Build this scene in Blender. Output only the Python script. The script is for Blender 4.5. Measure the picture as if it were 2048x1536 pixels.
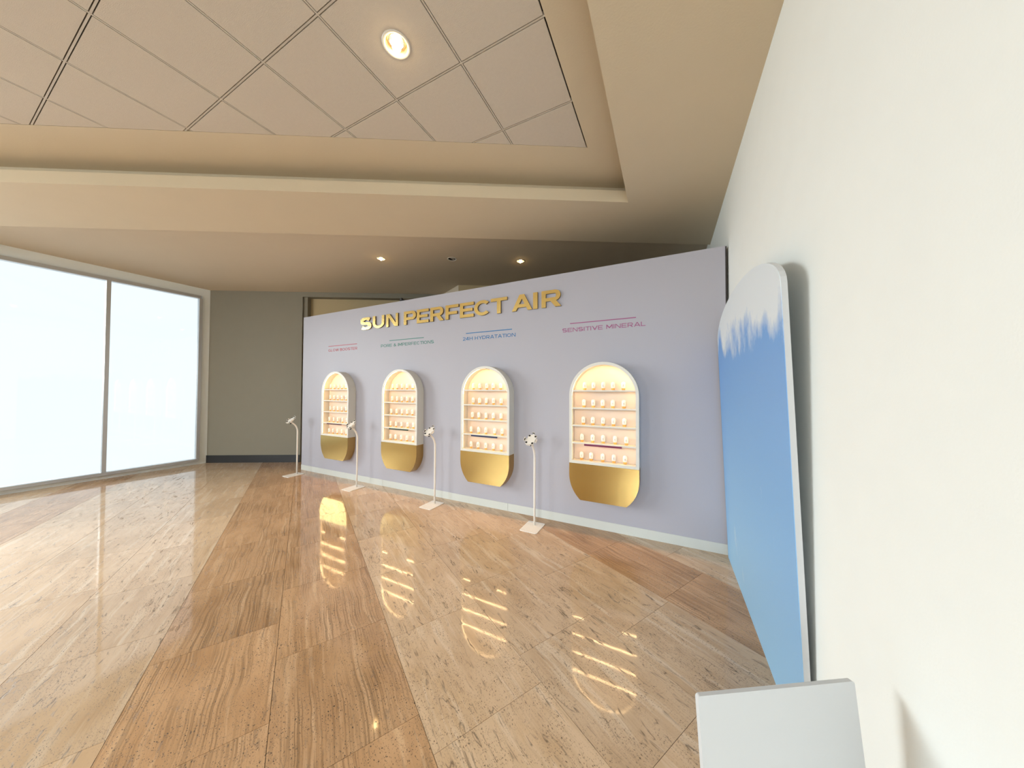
import bpy, bmesh, math, random
from mathutils import Vector, Matrix
random.seed(7)
for o in list(bpy.data.objects):
    bpy.data.objects.remove(o, do_unlink=True)
scene = bpy.context.scene
COL = scene.collection
PI = math.pi

# ------------------------------------------------------------------ camera
CAMF = 617.552
cam_d = bpy.data.cameras.new('camera')
cam_d.sensor_fit = 'HORIZONTAL'; cam_d.sensor_width = 36.0
cam_d.lens = CAMF / 2048.0 * 36.0
cam_d.clip_start = 0.05; cam_d.clip_end = 200
cam = bpy.data.objects.new('camera', cam_d); COL.objects.link(cam)
CR = Vector((0.8948, 0.4464, 0.0035)); CU = Vector((0.0053, -0.0185, 0.9998)); CF = Vector((-0.4464, 0.8947, 0.0189))
CF.normalize(); CR = (CR - CF * CR.dot(CF)).normalized(); CU = CR.cross(CF)
EYE = Vector((0, 0, 1.6))
cam.matrix_world = Matrix(((CR.x, CU.x, -CF.x, EYE.x), (CR.y, CU.y, -CF.y, EYE.y), (CR.z, CU.z, -CF.z, EYE.z), (0, 0, 0, 1)))
scene.camera = cam
def to_px(P):
    q = Vector(P) - EYE
    z = q.dot(CF)
    if z < 0.05: return None
    return 1024 + CAMF * q.dot(CR) / z, 768 - CAMF * q.dot(CU) / z

# ------------------------------------------------------------------ world, daylight, exposure
XW = -8.9      # glazed wall on the left
YB = -4.6      # wall behind the camera
XR = 0.56      # right wall
w = bpy.data.worlds.new('world'); scene.world = w; w.use_nodes = True
bg = w.node_tree.nodes['Background']
bg.inputs[0].default_value = (0.86, 0.92, 1.0, 1); bg.inputs[1].default_value = 1.1
def area(name, loc, rot, sx, sy, power, col):
    l = bpy.data.lights.new(name, 'AREA'); l.shape = 'RECTANGLE'; l.size = sx; l.size_y = sy
    l.energy = power; l.color = col
    o = bpy.data.objects.new(name, l); COL.objects.link(o); o.location = loc; o.rotation_euler = rot
    return o
TILT = math.radians(36)
area('daylight_side', (XW - 2.3, -2.6, 3.7), (0, -PI/2 + TILT, 0), 4.8, 6.0, 1270, (0.93, 0.95, 1.0))
area('rear_light', (-6.2, YB - 2.2, 3.8), (PI/2 - TILT, 0, 0), 4.6, 4.4, 600, (0.93, 0.95, 1.0))
area('rear_light', (-0.2, YB - 2.2, 3.8), (PI/2 - TILT, 0, 0), 2.6, 4.4, 520, (0.93, 0.95, 1.0))  # added fill light, evens out the right part of the display wall
for o in bpy.data.lights: o.spread = math.radians(130)
scene.view_settings.view_transform = 'Standard'; scene.view_settings.look = 'None'
scene.view_settings.exposure = 0.2; scene.view_settings.gamma = 1.0
scene.view_settings.use_curve_mapping = False
scene.cycles.max_bounces = 7; scene.cycles.diffuse_bounces = 4; scene.cycles.glossy_bounces = 3

# ------------------------------------------------------------------ materials
def nodes_of(m): return m.node_tree.nodes, m.node_tree.links
def new_mat(name):
    m = bpy.data.materials.new(name); m.use_nodes = True
    return m, m.node_tree.nodes['Principled BSDF']
def paint(name, col, rough=0.5, metal=0.0, var=0.03, scale=6.0, bump=0.0, bscale=120.0, spec=0.5, stretch=None):
    m, b = new_mat(name); N, L = nodes_of(m)
    tc = N.new('ShaderNodeTexCoord'); mp = N.new('ShaderNodeMapping')
    if stretch: mp.inputs['Scale'].default_value = stretch
    L.new(tc.outputs['Object'], mp.inputs[0])
    nz = N.new('ShaderNodeTexNoise'); nz.inputs['Scale'].default_value = scale; nz.inputs['Detail'].default_value = 4
    L.new(mp.outputs[0], nz.inputs['Vector'])
    mx = N.new('ShaderNodeMix'); mx.data_type = 'RGBA'
    L.new(nz.outputs['Fac'], mx.inputs[0])
    mx.inputs[6].default_value = (*[max(0, c * (1 - var)) for c in col], 1)
    mx.inputs[7].default_value = (*[min(1, c * (1 + var)) for c in col], 1)
    L.new(mx.outputs[2], b.inputs['Base Color'])
    b.inputs['Roughness'].default_value = rough; b.inputs['Metallic'].default_value = metal
    b.inputs['Specular IOR Level'].default_value = spec
    if bump:
        n2 = N.new('ShaderNodeTexNoise'); n2.inputs['Scale'].default_value = bscale; n2.inputs['Detail'].default_value = 3
        L.new(mp.outputs[0], n2.inputs['Vector'])
        bp = N.new('ShaderNodeBump'); bp.inputs['Strength'].default_value = bump; bp.inputs['Distance'].default_value = 0.004
        L.new(n2.outputs['Fac'], bp.inputs['Height']); L.new(bp.outputs[0], b.inputs['Normal'])
    return m
def emit(name, col, strength):
    m = bpy.data.materials.new(name); m.use_nodes = True; N, L = nodes_of(m)
    N.remove(N['Principled BSDF'])
    e = N.new('ShaderNodeEmission'); e.inputs[0].default_value = (*col, 1); e.inputs[1].default_value = strength
    L.new(e.outputs[0], N['Material Output'].inputs[0])
    return m

def travertine(name, c0, c1, c2, ribs, pit_lo, pit_amt, rough, vein=0.6, ribcol=0.5):
    """c0 base, c1 darker cloud, c2 pale streak; grain runs along local x"""
    m, b = new_mat(name); N, L = nodes_of(m)
    tc = N.new('ShaderNodeTexCoord'); oi = N.new('ShaderNodeObjectInfo')
    sc = N.new('ShaderNodeVectorMath'); sc.operation = 'SCALE'; sc.inputs[0].default_value = (37.0, 91.0, 53.0)
    L.new(oi.outputs['Random'], sc.inputs['Scale'])
    ad = N.new('ShaderNodeVectorMath'); ad.operation = 'ADD'
    L.new(tc.outputs['Object'], ad.inputs[0]); L.new(sc.outputs[0], ad.inputs[1])
    def mp(s):
        x = N.new('ShaderNodeMapping'); x.inputs['Scale'].default_value = s; L.new(warp.outputs[0], x.inputs[0]); return x
    # gentle warp
    wn = N.new('ShaderNodeTexNoise'); wn.inputs['Scale'].default_value = 4.0; wn.inputs['Detail'].default_value = 1
    L.new(ad.outputs[0], wn.inputs['Vector'])
    ws = N.new('ShaderNodeVectorMath'); ws.operation = 'SCALE'; ws.inputs['Scale'].default_value = 0.045
    L.new(wn.outputs['Color'], ws.inputs[0])
    warp = N.new('ShaderNodeVectorMath'); warp.operation = 'ADD'
    L.new(ad.outputs[0], warp.inputs[0]); L.new(ws.outputs[0], warp.inputs[1])
    def noise(s, scale, detail=5, rgh=0.55):
        n = N.new('ShaderNodeTexNoise'); n.inputs['Scale'].default_value = scale; n.inputs['Detail'].default_value = detail
        n.inputs['Roughness'].default_value = rgh; L.new(mp(s).outputs[0], n.inputs['Vector']); return n
    def ramp(src, p0, p1, v0=0.0, v1=1.0):
        r = N.new('ShaderNodeMapRange'); r.clamp = True
        r.inputs[1].default_value = p0; r.inputs[2].default_value = p1; r.inputs[3].default_value = v0; r.inputs[4].default_value = v1
        L.new(src, r.inputs[0]); return r
    def mix(f, A, B):
        x = N.new('ShaderNodeMix'); x.data_type = 'RGBA'
        if isinstance(f, float): x.inputs[0].default_value = f
        else: L.new(f, x.inputs[0])
        for k, v in ((6, A), (7, B)):
            if isinstance(v, tuple): x.inputs[k].default_value = (*v, 1)
            else: L.new(v, x.inputs[k])
        return x.outputs[2]
    def mul(a, c):
        x = N.new('ShaderNodeMath'); x.operation = 'MULTIPLY'
        for k, v in ((0, a), (1, c)):
            if isinstance(v, float): x.inputs[k].default_value = v
            else: L.new(v, x.inputs[k])
        return x.outputs[0]
    cloud = noise((0.7, 1.6, 1), 3.2, 4)
    col = mix(ramp(cloud.outputs['Fac'], 0.42, 0.66).outputs[0], c0, c1)
    streak = noise((0.35, 5.0, 1), 4.0, 3)
    col = mix(mul(ramp(streak.outputs['Fac'], 0.54, 0.68).outputs[0], 0.7), col, c2)
    rib = noise((0.6, 40.0, 1), 3.0, 1, 0.4)
    rmask = ramp(noise((0.6, 2.0, 1), 2.5, 2).outputs['Fac'], 0.40, 0.58)
    ribf = mul(mul(ramp(rib.outputs['Fac'], 0.47, 0.62).outputs[0], rmask.outputs[0]), ribs)
    col = mix(ribf, col, tuple(c * ribcol for c in c1))
    # thin broken veins
    patch_n = noise((1.2, 2.2, 1), 3.0, 3).outputs['Fac']
    def lines(s, scale, wdt, msk, lo, hi):
        vn = noise(s, scale, 3, 0.55)
        sub = N.new('ShaderNodeMath'); sub.operation = 'SUBTRACT'; L.new(vn.outputs['Fac'], sub.inputs[0]); sub.inputs[1].default_value = 0.5
        ab = N.new('ShaderNodeMath'); ab.operation = 'ABSOLUTE'; L.new(sub.outputs[0], ab.inputs[0])
        return mul(ramp(ab.outputs[0], 0.0, wdt, 1.0, 0.0).outputs[0], ramp(msk, lo, hi).outputs[0])
    vmask = noise((2.2, 5.0, 1), 3.5, 2).outputs['Fac']
    la = lines((0.45, 2.4, 1), 5.0, 0.018, vmask, 0.53, 0.58)
    lb = lines((0.20, 3.6, 1), 6.0, 0.026, vmask, 0.45, 0.40)
    vmx = N.new('ShaderNodeMath'); vmx.operation = 'MAXIMUM'; L.new(la, vmx.inputs[0]); L.new(mul(lb, 0.8), vmx.inputs[1])
    vein_f = mul(vmx.outputs[0], vein)
    # pits: elongated cells, kept in patches, with a fine wobble so that no two are alike
    fw = N.new('ShaderNodeTexNoise'); fw.inputs['Scale'].default_value = 70.0; fw.inputs['Detail'].default_value = 1
    L.new(ad.outputs[0], fw.inputs['Vector'])
    fs = N.new('ShaderNodeVectorMath'); fs.operation = 'SCALE'; fs.inputs['Scale'].default_value = 0.013
    L.new(fw.outputs['Color'], fs.inputs[0])
    fadd = N.new('ShaderNodeVectorMath'); fadd.operation = 'ADD'; L.new(warp.outputs[0], fadd.inputs[0]); L.new(fs.outputs[0], fadd.inputs[1])
    def pits(s, scale, th, lo, hi):
        v = N.new('ShaderNodeTexVoronoi'); v.inputs['Scale'].default_value = scale; mv = mp(s); L.new(fadd.outputs[0], mv.inputs[0]); L.new(mv.outputs[0], v.inputs['Vector'])
        f = ramp(v.outputs['Distance'], th * 0.55, th, 1.0, 0.0)
        cr = N.new('ShaderNodeSeparateColor'); L.new(v.outputs['Color'], cr.inputs[0])
        pick = ramp(cr.outputs[0], 0.60, 0.65)
        patch = ramp(patch_n, lo, hi)
        return mul(mul(f.outputs[0], pick.outputs[0]), patch.outputs[0])
    p1 = pits((0.50, 1.4, 1), 125.0, 0.34, pit_lo, pit_lo + 0.16)
    p2 = pits((0.5, 1.2, 1), 60.0, 0.22, pit_lo + 0.10, pit_lo + 0.26)
    p3 = pits((0.55, 1.4, 1), 200.0, 0.40, pit_lo - 0.06, pit_lo + 0.14)
    mx0 = N.new('ShaderNodeMath'); mx0.operation = 'MAXIMUM'; L.new(p1, mx0.inputs[0]); L.new(mul(p3, 0.75), mx0.inputs[1])
    mx = N.new('ShaderNodeMath'); mx.operation = 'MAXIMUM'; L.new(mx0.outputs[0], mx.inputs[0]); L.new(p2, mx.inputs[1])
    mx2 = N.new('ShaderNodeMath'); mx2.operation = 'MAXIMUM'; L.new(mx.outputs[0], mx2.inputs[0]); L.new(vein_f, mx2.inputs[1])
    hole = mul(mx2.outputs[0], pit_amt)
    col = mix(hole, col, (0.075, 0.045, 0.022))
    # slab to slab tone
    hv = N.new('ShaderNodeHueSaturation'); L.new(col, hv.inputs['Color'])
    L.new(ramp(oi.outputs['Random'], 0, 1, 0.90, 1.06).outputs[0], hv.inputs['Value'])
    L.new(hv.outputs[0], b.inputs['Base Color'])
    L.new(ramp(hole, 0, 0.6, rough, 0.7).outputs[0], b.inputs['Roughness'])
    return m

M = {}
M['wall_lav'] = paint('lavender_panel', (0.425, 0.413, 0.462), 0.55, var=0.015, scale=2.0)
M['skirt'] = paint('white_skirting', (0.62, 0.63, 0.59), 0.45, var=0.015)
M['plaster'] = paint('cream_plaster', (0.70, 0.595, 0.43), 0.85, var=0.02, scale=3.0, bump=0.15, bscale=90)
M['far_plaster'] = paint('beige_plaster', (0.65, 0.55, 0.41), 0.85, var=0.02, scale=3.0, bump=0.1, bscale=90)
M['tile'] = paint('ceiling_tile_board', (0.67, 0.595, 0.50), 0.9, var=0.04, scale=40.0, bump=0.4, bscale=260)
M['rail'] = paint('ceiling_rail', (0.62, 0.55, 0.46), 0.6, var=0.02)
M['plenum'] = paint('plenum_dark', (0.05, 0.04, 0.03), 0.9)
M['white_wall'] = paint('white_plaster', (0.88, 0.91, 0.88), 0.8, var=0.02, bump=0.1)
M['olive'] = paint('stone_grey_wall', (0.25, 0.225, 0.17), 0.7, var=0.03)
M['tan'] = paint('tan_wall', (0.50, 0.39, 0.22), 0.75, var=0.03)
M['black'] = paint('black_plastic', (0.012, 0.011, 0.012), 0.45, var=0.1)
M['gap_shade'] = paint('painted_gap_shade', (0.035, 0.027, 0.024), 0.6, var=0.1)  # dark colour stands in for the shade between display and right wall
M['cab'] = paint('cabinet_white', (0.74, 0.71, 0.64), 0.45, var=0.01)
M['cab_in'] = paint('cabinet_back', (0.76, 0.645, 0.55), 0.6, var=0.01)
M['gold'] = paint('brushed_gold', (0.55, 0.385, 0.14), 0.22, metal=1.0, var=0.05, scale=30, stretch=(1, 1, 0.15))
M['gold_side'] = paint('gold_edge', (0.55, 0.35, 0.13), 0.35, metal=1.0, var=0.05, scale=30)
M['gold_letter'] = paint('gold_foil', (0.86, 0.65, 0.25), 0.22, metal=1.0, var=0.05, scale=8)
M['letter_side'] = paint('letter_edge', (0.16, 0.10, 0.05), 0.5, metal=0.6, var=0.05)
M['led'] = emit('led_strip', (1.0, 0.63, 0.29), 85.0)
M['led_arch'] = emit('led_strip_arch', (1.0, 0.63, 0.29), 38.0)
M['led_side'] = emit('led_strip_side', (1.0, 0.63, 0.29), 7.0)
M['bulb'] = emit('lamp_bulb', (1.0, 0.74, 0.40), 34.0)
M['bulb2'] = emit('lamp_bulb_small', (1.0, 0.66, 0.28), 60.0)
M['ring'] = paint('lamp_trim', (0.80, 0.76, 0.68), 0.3, var=0.01)
M['reflector'] = paint('lamp_cone', (0.34, 0.27, 0.18), 0.35, metal=0.5, var=0.02)
M['chrome'] = paint('lamp_reflector', (0.75, 0.68, 0.55), 0.15, metal=1.0, var=0.02)
M['stand'] = paint('stand_white', (0.80, 0.76, 0.70), 0.35, var=0.01)
M['pad'] = paint('rubber_pad', (0.015, 0.014, 0.013), 0.6, var=0.1)
M['bottle'] = paint('bottle_white', (0.88, 0.85, 0.78), 0.25, var=0.01)
M['amber'] = paint('bottle_amber', (0.80, 0.42, 0.10), 0.2, var=0.04)
M['mark'] = paint('bottle_mark', (0.22, 0.16, 0.14), 0.5, var=0.05)
M['red'] = paint('red_print', (0.42, 0.05, 0.055), 0.5, var=0.02)
M['green'] = paint('green_print', (0.045, 0.21, 0.165), 0.5, var=0.02)
M['blue'] = paint('blue_print', (0.02, 0.16, 0.38), 0.5, var=0.02)
M['mauve'] = paint('mauve_print', (0.34, 0.10, 0.22), 0.5, var=0.02)
M['bar_red'] = paint('bar_maroon', (0.09, 0.012, 0.010), 0.4, var=0.05)
M['bar_green'] = paint('bar_green', (0.010, 0.035, 0.012), 0.4, var=0.05)
M['bar_blue'] = paint('bar_navy', (0.010, 0.020, 0.075), 0.4, var=0.05)
M['bar_mauve'] = paint('bar_burgundy', (0.19, 0.015, 0.065), 0.4, var=0.05)
M['board'] = paint('white_board', (0.56, 0.57, 0.58), 0.4, var=0.01)
M['alu'] = paint('window_alu', (0.55, 0.56, 0.56), 0.35, metal=0.6, var=0.02)
M['grout'] = paint('grout', (0.13, 0.09, 0.055), 0.9, var=0.1, scale=30)
M['trav_l'] = travertine('travertine_light', (0.65, 0.465, 0.30), (0.57, 0.39, 0.235), (0.74, 0.585, 0.425), 0.14, 0.36, 0.92, 0.05, vein=0.85)
M['trav_d'] = travertine('travertine_dark', (0.55, 0.335, 0.18), (0.45, 0.26, 0.13), (0.66, 0.435, 0.255), 0.60, 0.27, 0.96, 0.06, vein=0.5)
def glass_mat():
    m = bpy.data.materials.new('window_glass'); m.use_nodes = True; N, L = nodes_of(m)
    N.remove(N['Principled BSDF'])
    t = N.new('ShaderNodeBsdfTransparent'); t.inputs[0].default_value = (0.95, 0.98, 0.97, 1)
    g = N.new('ShaderNodeBsdfGlossy'); g.inputs['Roughness'].default_value = 0.02
    fr = N.new('ShaderNodeFresnel'); fr.inputs[0].default_value = 1.45
    mx = N.new('ShaderNodeMixShader'); L.new(fr.outputs[0], mx.inputs[0]); L.new(t.outputs[0], mx.inputs[1]); L.new(g.outputs[0], mx.inputs[2])
    L.new(mx.outputs[0], N['Material Output'].inputs[0]); return m
M['glass'] = glass_mat()
def sky_mat():
    m, b = new_mat('sky_print'); N, L = nodes_of(m)
    tc = N.new('ShaderNodeTexCoord'); mp = N.new('ShaderNodeMapping'); mp.inputs['Scale'].default_value = (1, 1.2, 0.8)
    L.new(tc.outputs['Object'], mp.inputs[0])
    n = N.new('ShaderNodeTexNoise'); n.inputs['Scale'].default_value = 2.6; n.inputs['Detail'].default_value = 7; n.inputs['Roughness'].default_value = 0.6
    L.new(mp.outputs[0], n.inputs['Vector'])
    sp = N.new('ShaderNodeSeparateXYZ'); L.new(tc.outputs['Object'], sp.inputs[0])
    mr = N.new('ShaderNodeMapRange'); mr.inputs[1].default_value = 1.75; mr.inputs[2].default_value = 2.2; mr.inputs[3].default_value = -0.12; mr.inputs[4].default_value = 0.32
    L.new(sp.outputs['Z'], mr.inputs[0])
    ad = N.new('ShaderNodeMath'); ad.operation = 'ADD'; L.new(n.outputs['Fac'], ad.inputs[0]); L.new(mr.outputs[0], ad.inputs[1])
    r = N.new('ShaderNodeMapRange'); r.inputs[1].default_value = 0.52; r.inputs[2].default_value = 0.72; L.new(ad.outputs[0], r.inputs[0])
    g = N.new('ShaderNodeMapRange'); g.inputs[1].default_value = 0.0; g.inputs[2].default_value = 2.0; L.new(sp.outputs['Z'], g.inputs[0])
    bl = N.new('ShaderNodeMix'); bl.data_type = 'RGBA'; L.new(g.outputs[0], bl.inputs[0])
    bl.inputs[6].default_value = (0.30, 0.55, 0.80, 1); bl.inputs[7].default_value = (0.16, 0.36, 0.74, 1)
    mx = N.new('ShaderNodeMix'); mx.data_type = 'RGBA'; L.new(r.outputs[0], mx.inputs[0]); L.new(bl.outputs[2], mx.inputs[6])
    mx.inputs[7].default_value = (0.74, 0.80, 0.84, 1)
    L.new(mx.outputs[2], b.inputs['Base Color']); b.inputs['Roughness'].default_value = 0.5
    return m
M['sky'] = sky_mat()

# ------------------------------------------------------------------ helpers
def mesh_obj(name, verts, faces, mat, parent=None, smooth=False):
    me = bpy.data.meshes.new(name); me.from_pydata([tuple(v) for v in verts], [], faces); me.update()
    bm = bmesh.new(); bm.from_mesh(me); bmesh.ops.recalc_face_normals(bm, faces=bm.faces); bm.to_mesh(me); bm.free()
    if smooth:
        for p in me.polygons: p.use_smooth = True
    return link(name, me, mat, parent)
def link(name, me, mat=None, parent=None):
    if mat is not None and not me.materials: me.materials.append(M[mat] if isinstance(mat, str) else mat)
    o = bpy.data.objects.new(name, me); COL.objects.link(o)
    if parent: o.parent = parent
    return o
def empty(name, loc=(0, 0, 0), rz=0.0):
    o = bpy.data.objects.new(name, None); COL.objects.link(o); o.location = loc; o.rotation_euler = (0, 0, rz)
    o.empty_display_size = 0.1
    return o
def tag(o, label=None, cat=None, group=None, kind=None):
    if label: o['label'] = label
    if cat: o['category'] = cat
    if group: o['group'] = group
    if kind: o['kind'] = kind
    return o
def struct(o): o['kind'] = 'structure'; return o
def box_geo(x0, x1, y0, y1, z0, z1):
    v = [(x, y, z) for z in (z0, z1) for y in (y0, y1) for x in (x0, x1)]
    f = [(0, 2, 3, 1), (4, 5, 7, 6), (0, 1, 5, 4), (2, 6, 7, 3), (0, 4, 6, 2), (1, 3, 7, 5)]
    return v, f
def box(name, x0, x1, y0, y1, z0, z1, mat, parent=None):
    return mesh_obj(name, *box_geo(x0, x1, y0, y1, z0, z1), mat, parent)
def bevel_obj(o, wd=0.004, seg=2):
    bm = bmesh.new(); bm.from_mesh(o.data)
    bmesh.ops.bevel(bm, geom=list(bm.edges), offset=wd, segments=seg, affect='EDGES', profile=0.5)
    bm.to_mesh(o.data); bm.free(); return o
class Geo:
    def __init__(s): s.v = []; s.f = []
    def add(s, v, f):
        k = len(s.v); s.v += list(v); s.f += [tuple(i + k for i in q) for q in f]; return s
    def box(s, *a): return s.add(*box_geo(*a))
    def build(s, name, mat, parent=None, smooth=False): return mesh_obj(name, s.v, s.f, mat, parent, smooth)
def prism_geo(poly, z0, z1):
    n = len(poly)
    v = [(x, y, z0) for x, y in poly] + [(x, y, z1) for x, y in poly]
    f = [tuple(range(n))[::-1], tuple(range(n, 2 * n))] + [(i, (i + 1) % n, n + (i + 1) % n, n + i) for i in range(n)]
    return v, f
def prism(name, poly, z0, z1, mat, parent=None):
    return mesh_obj(name, *prism_geo(poly, z0, z1), mat, parent)
def xz_prism_geo(poly, y0, y1):          # outline in x,z extruded along y
    n = len(poly)
    v = [(x, y0, z) for x, z in poly] + [(x, y1, z) for x, z in poly]
    f = [tuple(range(n)), tuple(range(n, 2 * n))[::-1]] + [(i, n + i, n + (i + 1) % n, (i + 1) % n) for i in range(n)]
    return v, f
def clip(poly, P, nrm):                  # keep side where (p-P).n <= 0
    out = []
    for i in range(len(poly)):
        a, b = poly[i], poly[(i + 1) % len(poly)]
        da = (a[0] - P[0]) * nrm[0] + (a[1] - P[1]) * nrm[1]; db = (b[0] - P[0]) * nrm[0] + (b[1] - P[1]) * nrm[1]
        if da <= 1e-9: out.append(a)
        if (da < -1e-9 and db > 1e-9) or (da > 1e-9 and db < -1e-9):
            t = da / (da - db); out.append((a[0] + t * (b[0] - a[0]), a[1] + t * (b[1] - a[1])))
    return out
def parea(p): return abs(sum(p[i][0] * p[(i + 1) % len(p)][1] - p[(i + 1) % len(p)][0] * p[i][1] for i in range(len(p)))) / 2
def lathe_geo(prof, n=24, sy=1.0):
    v = []; f = []
    for r, z in prof:
        for k in range(n):
            a = 2 * PI * k / n; v.append((r * math.cos(a), sy * r * math.sin(a), z))
    for i in range(len(prof) - 1):
        for k in range(n):
            f.append((i * n + k, i * n + (k + 1) % n, (i + 1) * n + (k + 1) % n, (i + 1) * n + k))
    return v, f
def tube_geo(path, r, n=12, caps=True):
    v = []; f = []; m = len(path)
    up0 = None
    for i, p in enumerate(path):
        p = Vector(p)
        t = (Vector(path[min(i + 1, m - 1)]) - Vector(path[max(i - 1, 0)])).normalized()
        ref = Vector((1, 0, 0)) if abs(t.x) < 0.9 else Vector((0, 1, 0))
        s = t.cross(ref).normalized(); u = s.cross(t).normalized()
        rr = r[i] if isinstance(r, (list, tuple)) else r
        for k in range(n):
            a = 2 * PI * k / n; v.append(tuple(p + (s * math.cos(a) + u * math.sin(a)) * rr))
    for i in range(m - 1):
        for k in range(n):
            f.append((i * n + k, i * n + (k + 1) % n, (i + 1) * n + (k + 1) % n, (i + 1) * n + k))
    if caps: f += [tuple(range(n))[::-1], tuple(range((m - 1) * n, m * n))]
    return v, f
def holed_sheet(name, poly, holes, z, mat, parent=None, thick=0.0):
    """flat horizontal sheet at z with round holes [(x,y,r)]"""
    bm = bmesh.new(); es = []
    def loop(pts):
        vs = [bm.verts.new((x, y, z)) for x, y in pts]
        for i in range(len(vs)): es.append(bm.edges.new((vs[i], vs[(i + 1) % len(vs)])))
    loop(poly)
    for x, y, r in holes: loop([(x + r * math.cos(2 * PI * k / 28), y + r * math.sin(2 * PI * k / 28)) for k in range(28)])
    bmesh.ops.triangle_fill(bm, use_beauty=True, edges=es, normal=(0, 0, -1))
    if thick:
        r = bmesh.ops.extrude_face_region(bm, geom=list(bm.faces))
        for e in r['geom']:
            if isinstance(e, bmesh.types.BMVert): e.co.z += thick
    bmesh.ops.recalc_face_normals(bm, faces=bm.faces)
    me = bpy.data.meshes.new(name); bm.to_mesh(me); bm.free()
    return link(name, me, mat, parent)
def rounded_rect(x0, x1, y0, y1, r, n=5):
    out = []
    for cx, cy, a0 in ((x1 - r, y1 - r, 0), (x0 + r, y1 - r, 90), (x0 + r, y0 + r, 180), (x1 - r, y0 + r, 270)):
        for k in range(n + 1):
            a = math.radians(a0 + 90 * k / n); out.append((cx + r * math.cos(a), cy + r * math.sin(a)))
    return out

# ------------------------------------------------------------------ layout constants (metres)
YW = 3.6586            # face of the display wall
WXL, WXR, WH = -6.506, 0.532, 3.037
H_SOF = 3.63; H_CEIL = 3.90; H_FAR = 3.75
ang = math.radians(29.2); D = (math.cos(ang), math.sin(ang)); ND = (-D[1], D[0])     # back line direction and its normal (away)
def along(P, x):        # y on the line through P with direction D at x
    return P[1] + (x - P[0]) * D[1] / D[0]
COF = (-0.357, 3.508)   # coffer corner
EDG = (XR, 5.04)        # soffit back edge at the right wall
BORD = (-0.66, 2.90)    # corner of the tile field

# ------------------------------------------------------------------ floor
floor = struct(mesh_obj('floor', *box_geo(XW - 0.2, XR + 0.2, YB - 0.2, 8.2, -0.12, -0.004), 'grout'))
fa = math.radians(-29.5); A = (math.cos(fa), math.sin(fa)); B = (-A[1], A[0])
WID, LEN, GAP = 0.608, 0.7665, 0.0022
me_slab = {}
for key in ('trav_l', 'trav_d'):
    g = Geo().box(-LEN/2 + GAP/2, LEN/2 - GAP/2, -WID/2 + GAP/2, WID/2 - GAP/2, -0.02, 0.0)
    o = g.build('slab_proto', key); me = o.data; bpy.data.objects.remove(o)
    me_slab[key] = me
rows = {0: ('trav_l', -1.335), 1: ('trav_l', -1.54), 2: ('trav_l', -1.30), 3: ('trav_d', -2.10), 4: ('trav_l', -1.66), 5: ('trav_l', -1.30), 6: ('trav_l', -1.5),
        -1: ('trav_d', -1.54), -2: ('trav_d', -1.90), -3: ('trav_l', -1.45), -4: ('trav_l', -1.62), -5: ('trav_l', -1.35), -6: ('trav_d', -1.7)}
near = []; rest = {'trav_l': Geo(), 'trav_d': Geo()}
for rI in range(-18, 14):
    key, off = rows.get(rI, ('trav_l' if rI % 4 else 'trav_d', -1.4 + 0.13 * (rI % 5)))
    cb = 0.492 + WID * (rI + 0.5)
    for c in range(-18, 18):
        ca = off + LEN * (c + 0.5)
        cx, cy = ca * A[0] + cb * B[0], ca * A[1] + cb * B[1]
        poly = [(cx + sa * A[0] + sb * B[0], cy + sa * A[1] + sb * B[1]) for sa, sb in
                ((-LEN/2 + GAP/2, -WID/2 + GAP/2), (LEN/2 - GAP/2, -WID/2 + GAP/2), (LEN/2 - GAP/2, WID/2 - GAP/2), (-LEN/2 + GAP/2, WID/2 - GAP/2))]
        full = True; pl = poly
        for P, n in (((XR - 0.002, 0), (1, 0)), ((XW + 0.002, 0), (-1, 0)), ((0, YB), (0, -1)), ((0, 7.9), (0, 1))):
            pl = clip(pl, P, n)
            if len(pl) < 3: break
        if len(pl) < 3 or parea(pl) < 0.002: continue
        if parea(pl) < parea(poly) - 1e-5: full = False
        px = [to_px((x, y, 0)) for x, y in pl]
        ok = [q for q in px if q and -40 < q[0] < 2090 and q[1] < 1600]
        hidden = cy > YW + 0.4 and cx > WXL + 0.1
        if ok and not hidden: near.append((cx, cy, key, full, pl))
        else: rest[key].add(*prism_geo(pl, -0.02, 0.0))
near.sort(key=lambda t: t[0] ** 2 + t[1] ** 2)
for i, (cx, cy, key, full, pl) in enumerate(near):
    if i >= 300:
        rest[key].add(*prism_geo(pl, -0.02, 0.0)); continue
    if full:
        o = link('floor_slab', me_slab[key], None, floor)
    else:
        loc = [((x - cx) * A[0] + (y - cy) * A[1], (x - cx) * B[0] + (y - cy) * B[1]) for x, y in pl]
        o = prism('floor_slab', loc, -0.02, 0.0, key, floor)
    o.location = (cx, cy, 0); o.rotation_euler = (0, 0, fa)
for key, g in rest.items():
    if g.v: tag(g.build('slab_field', key, floor), kind='stuff')

# ------------------------------------------------------------------ ceiling
ceil = struct(empty('ceiling'))
box('ceiling_slab', XW - 0.2, XR + 0.2, YB - 0.2, 8.2, 4.10, 4.25, 'plenum', ceil)
MOD = 0.6247; GX0 = -0.655; GY0 = 1.747
XMIN = XW + 0.9; YMIN = YB + 0.9
LAMP = (-1.599, 1.459)
LR = 0.088
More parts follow.
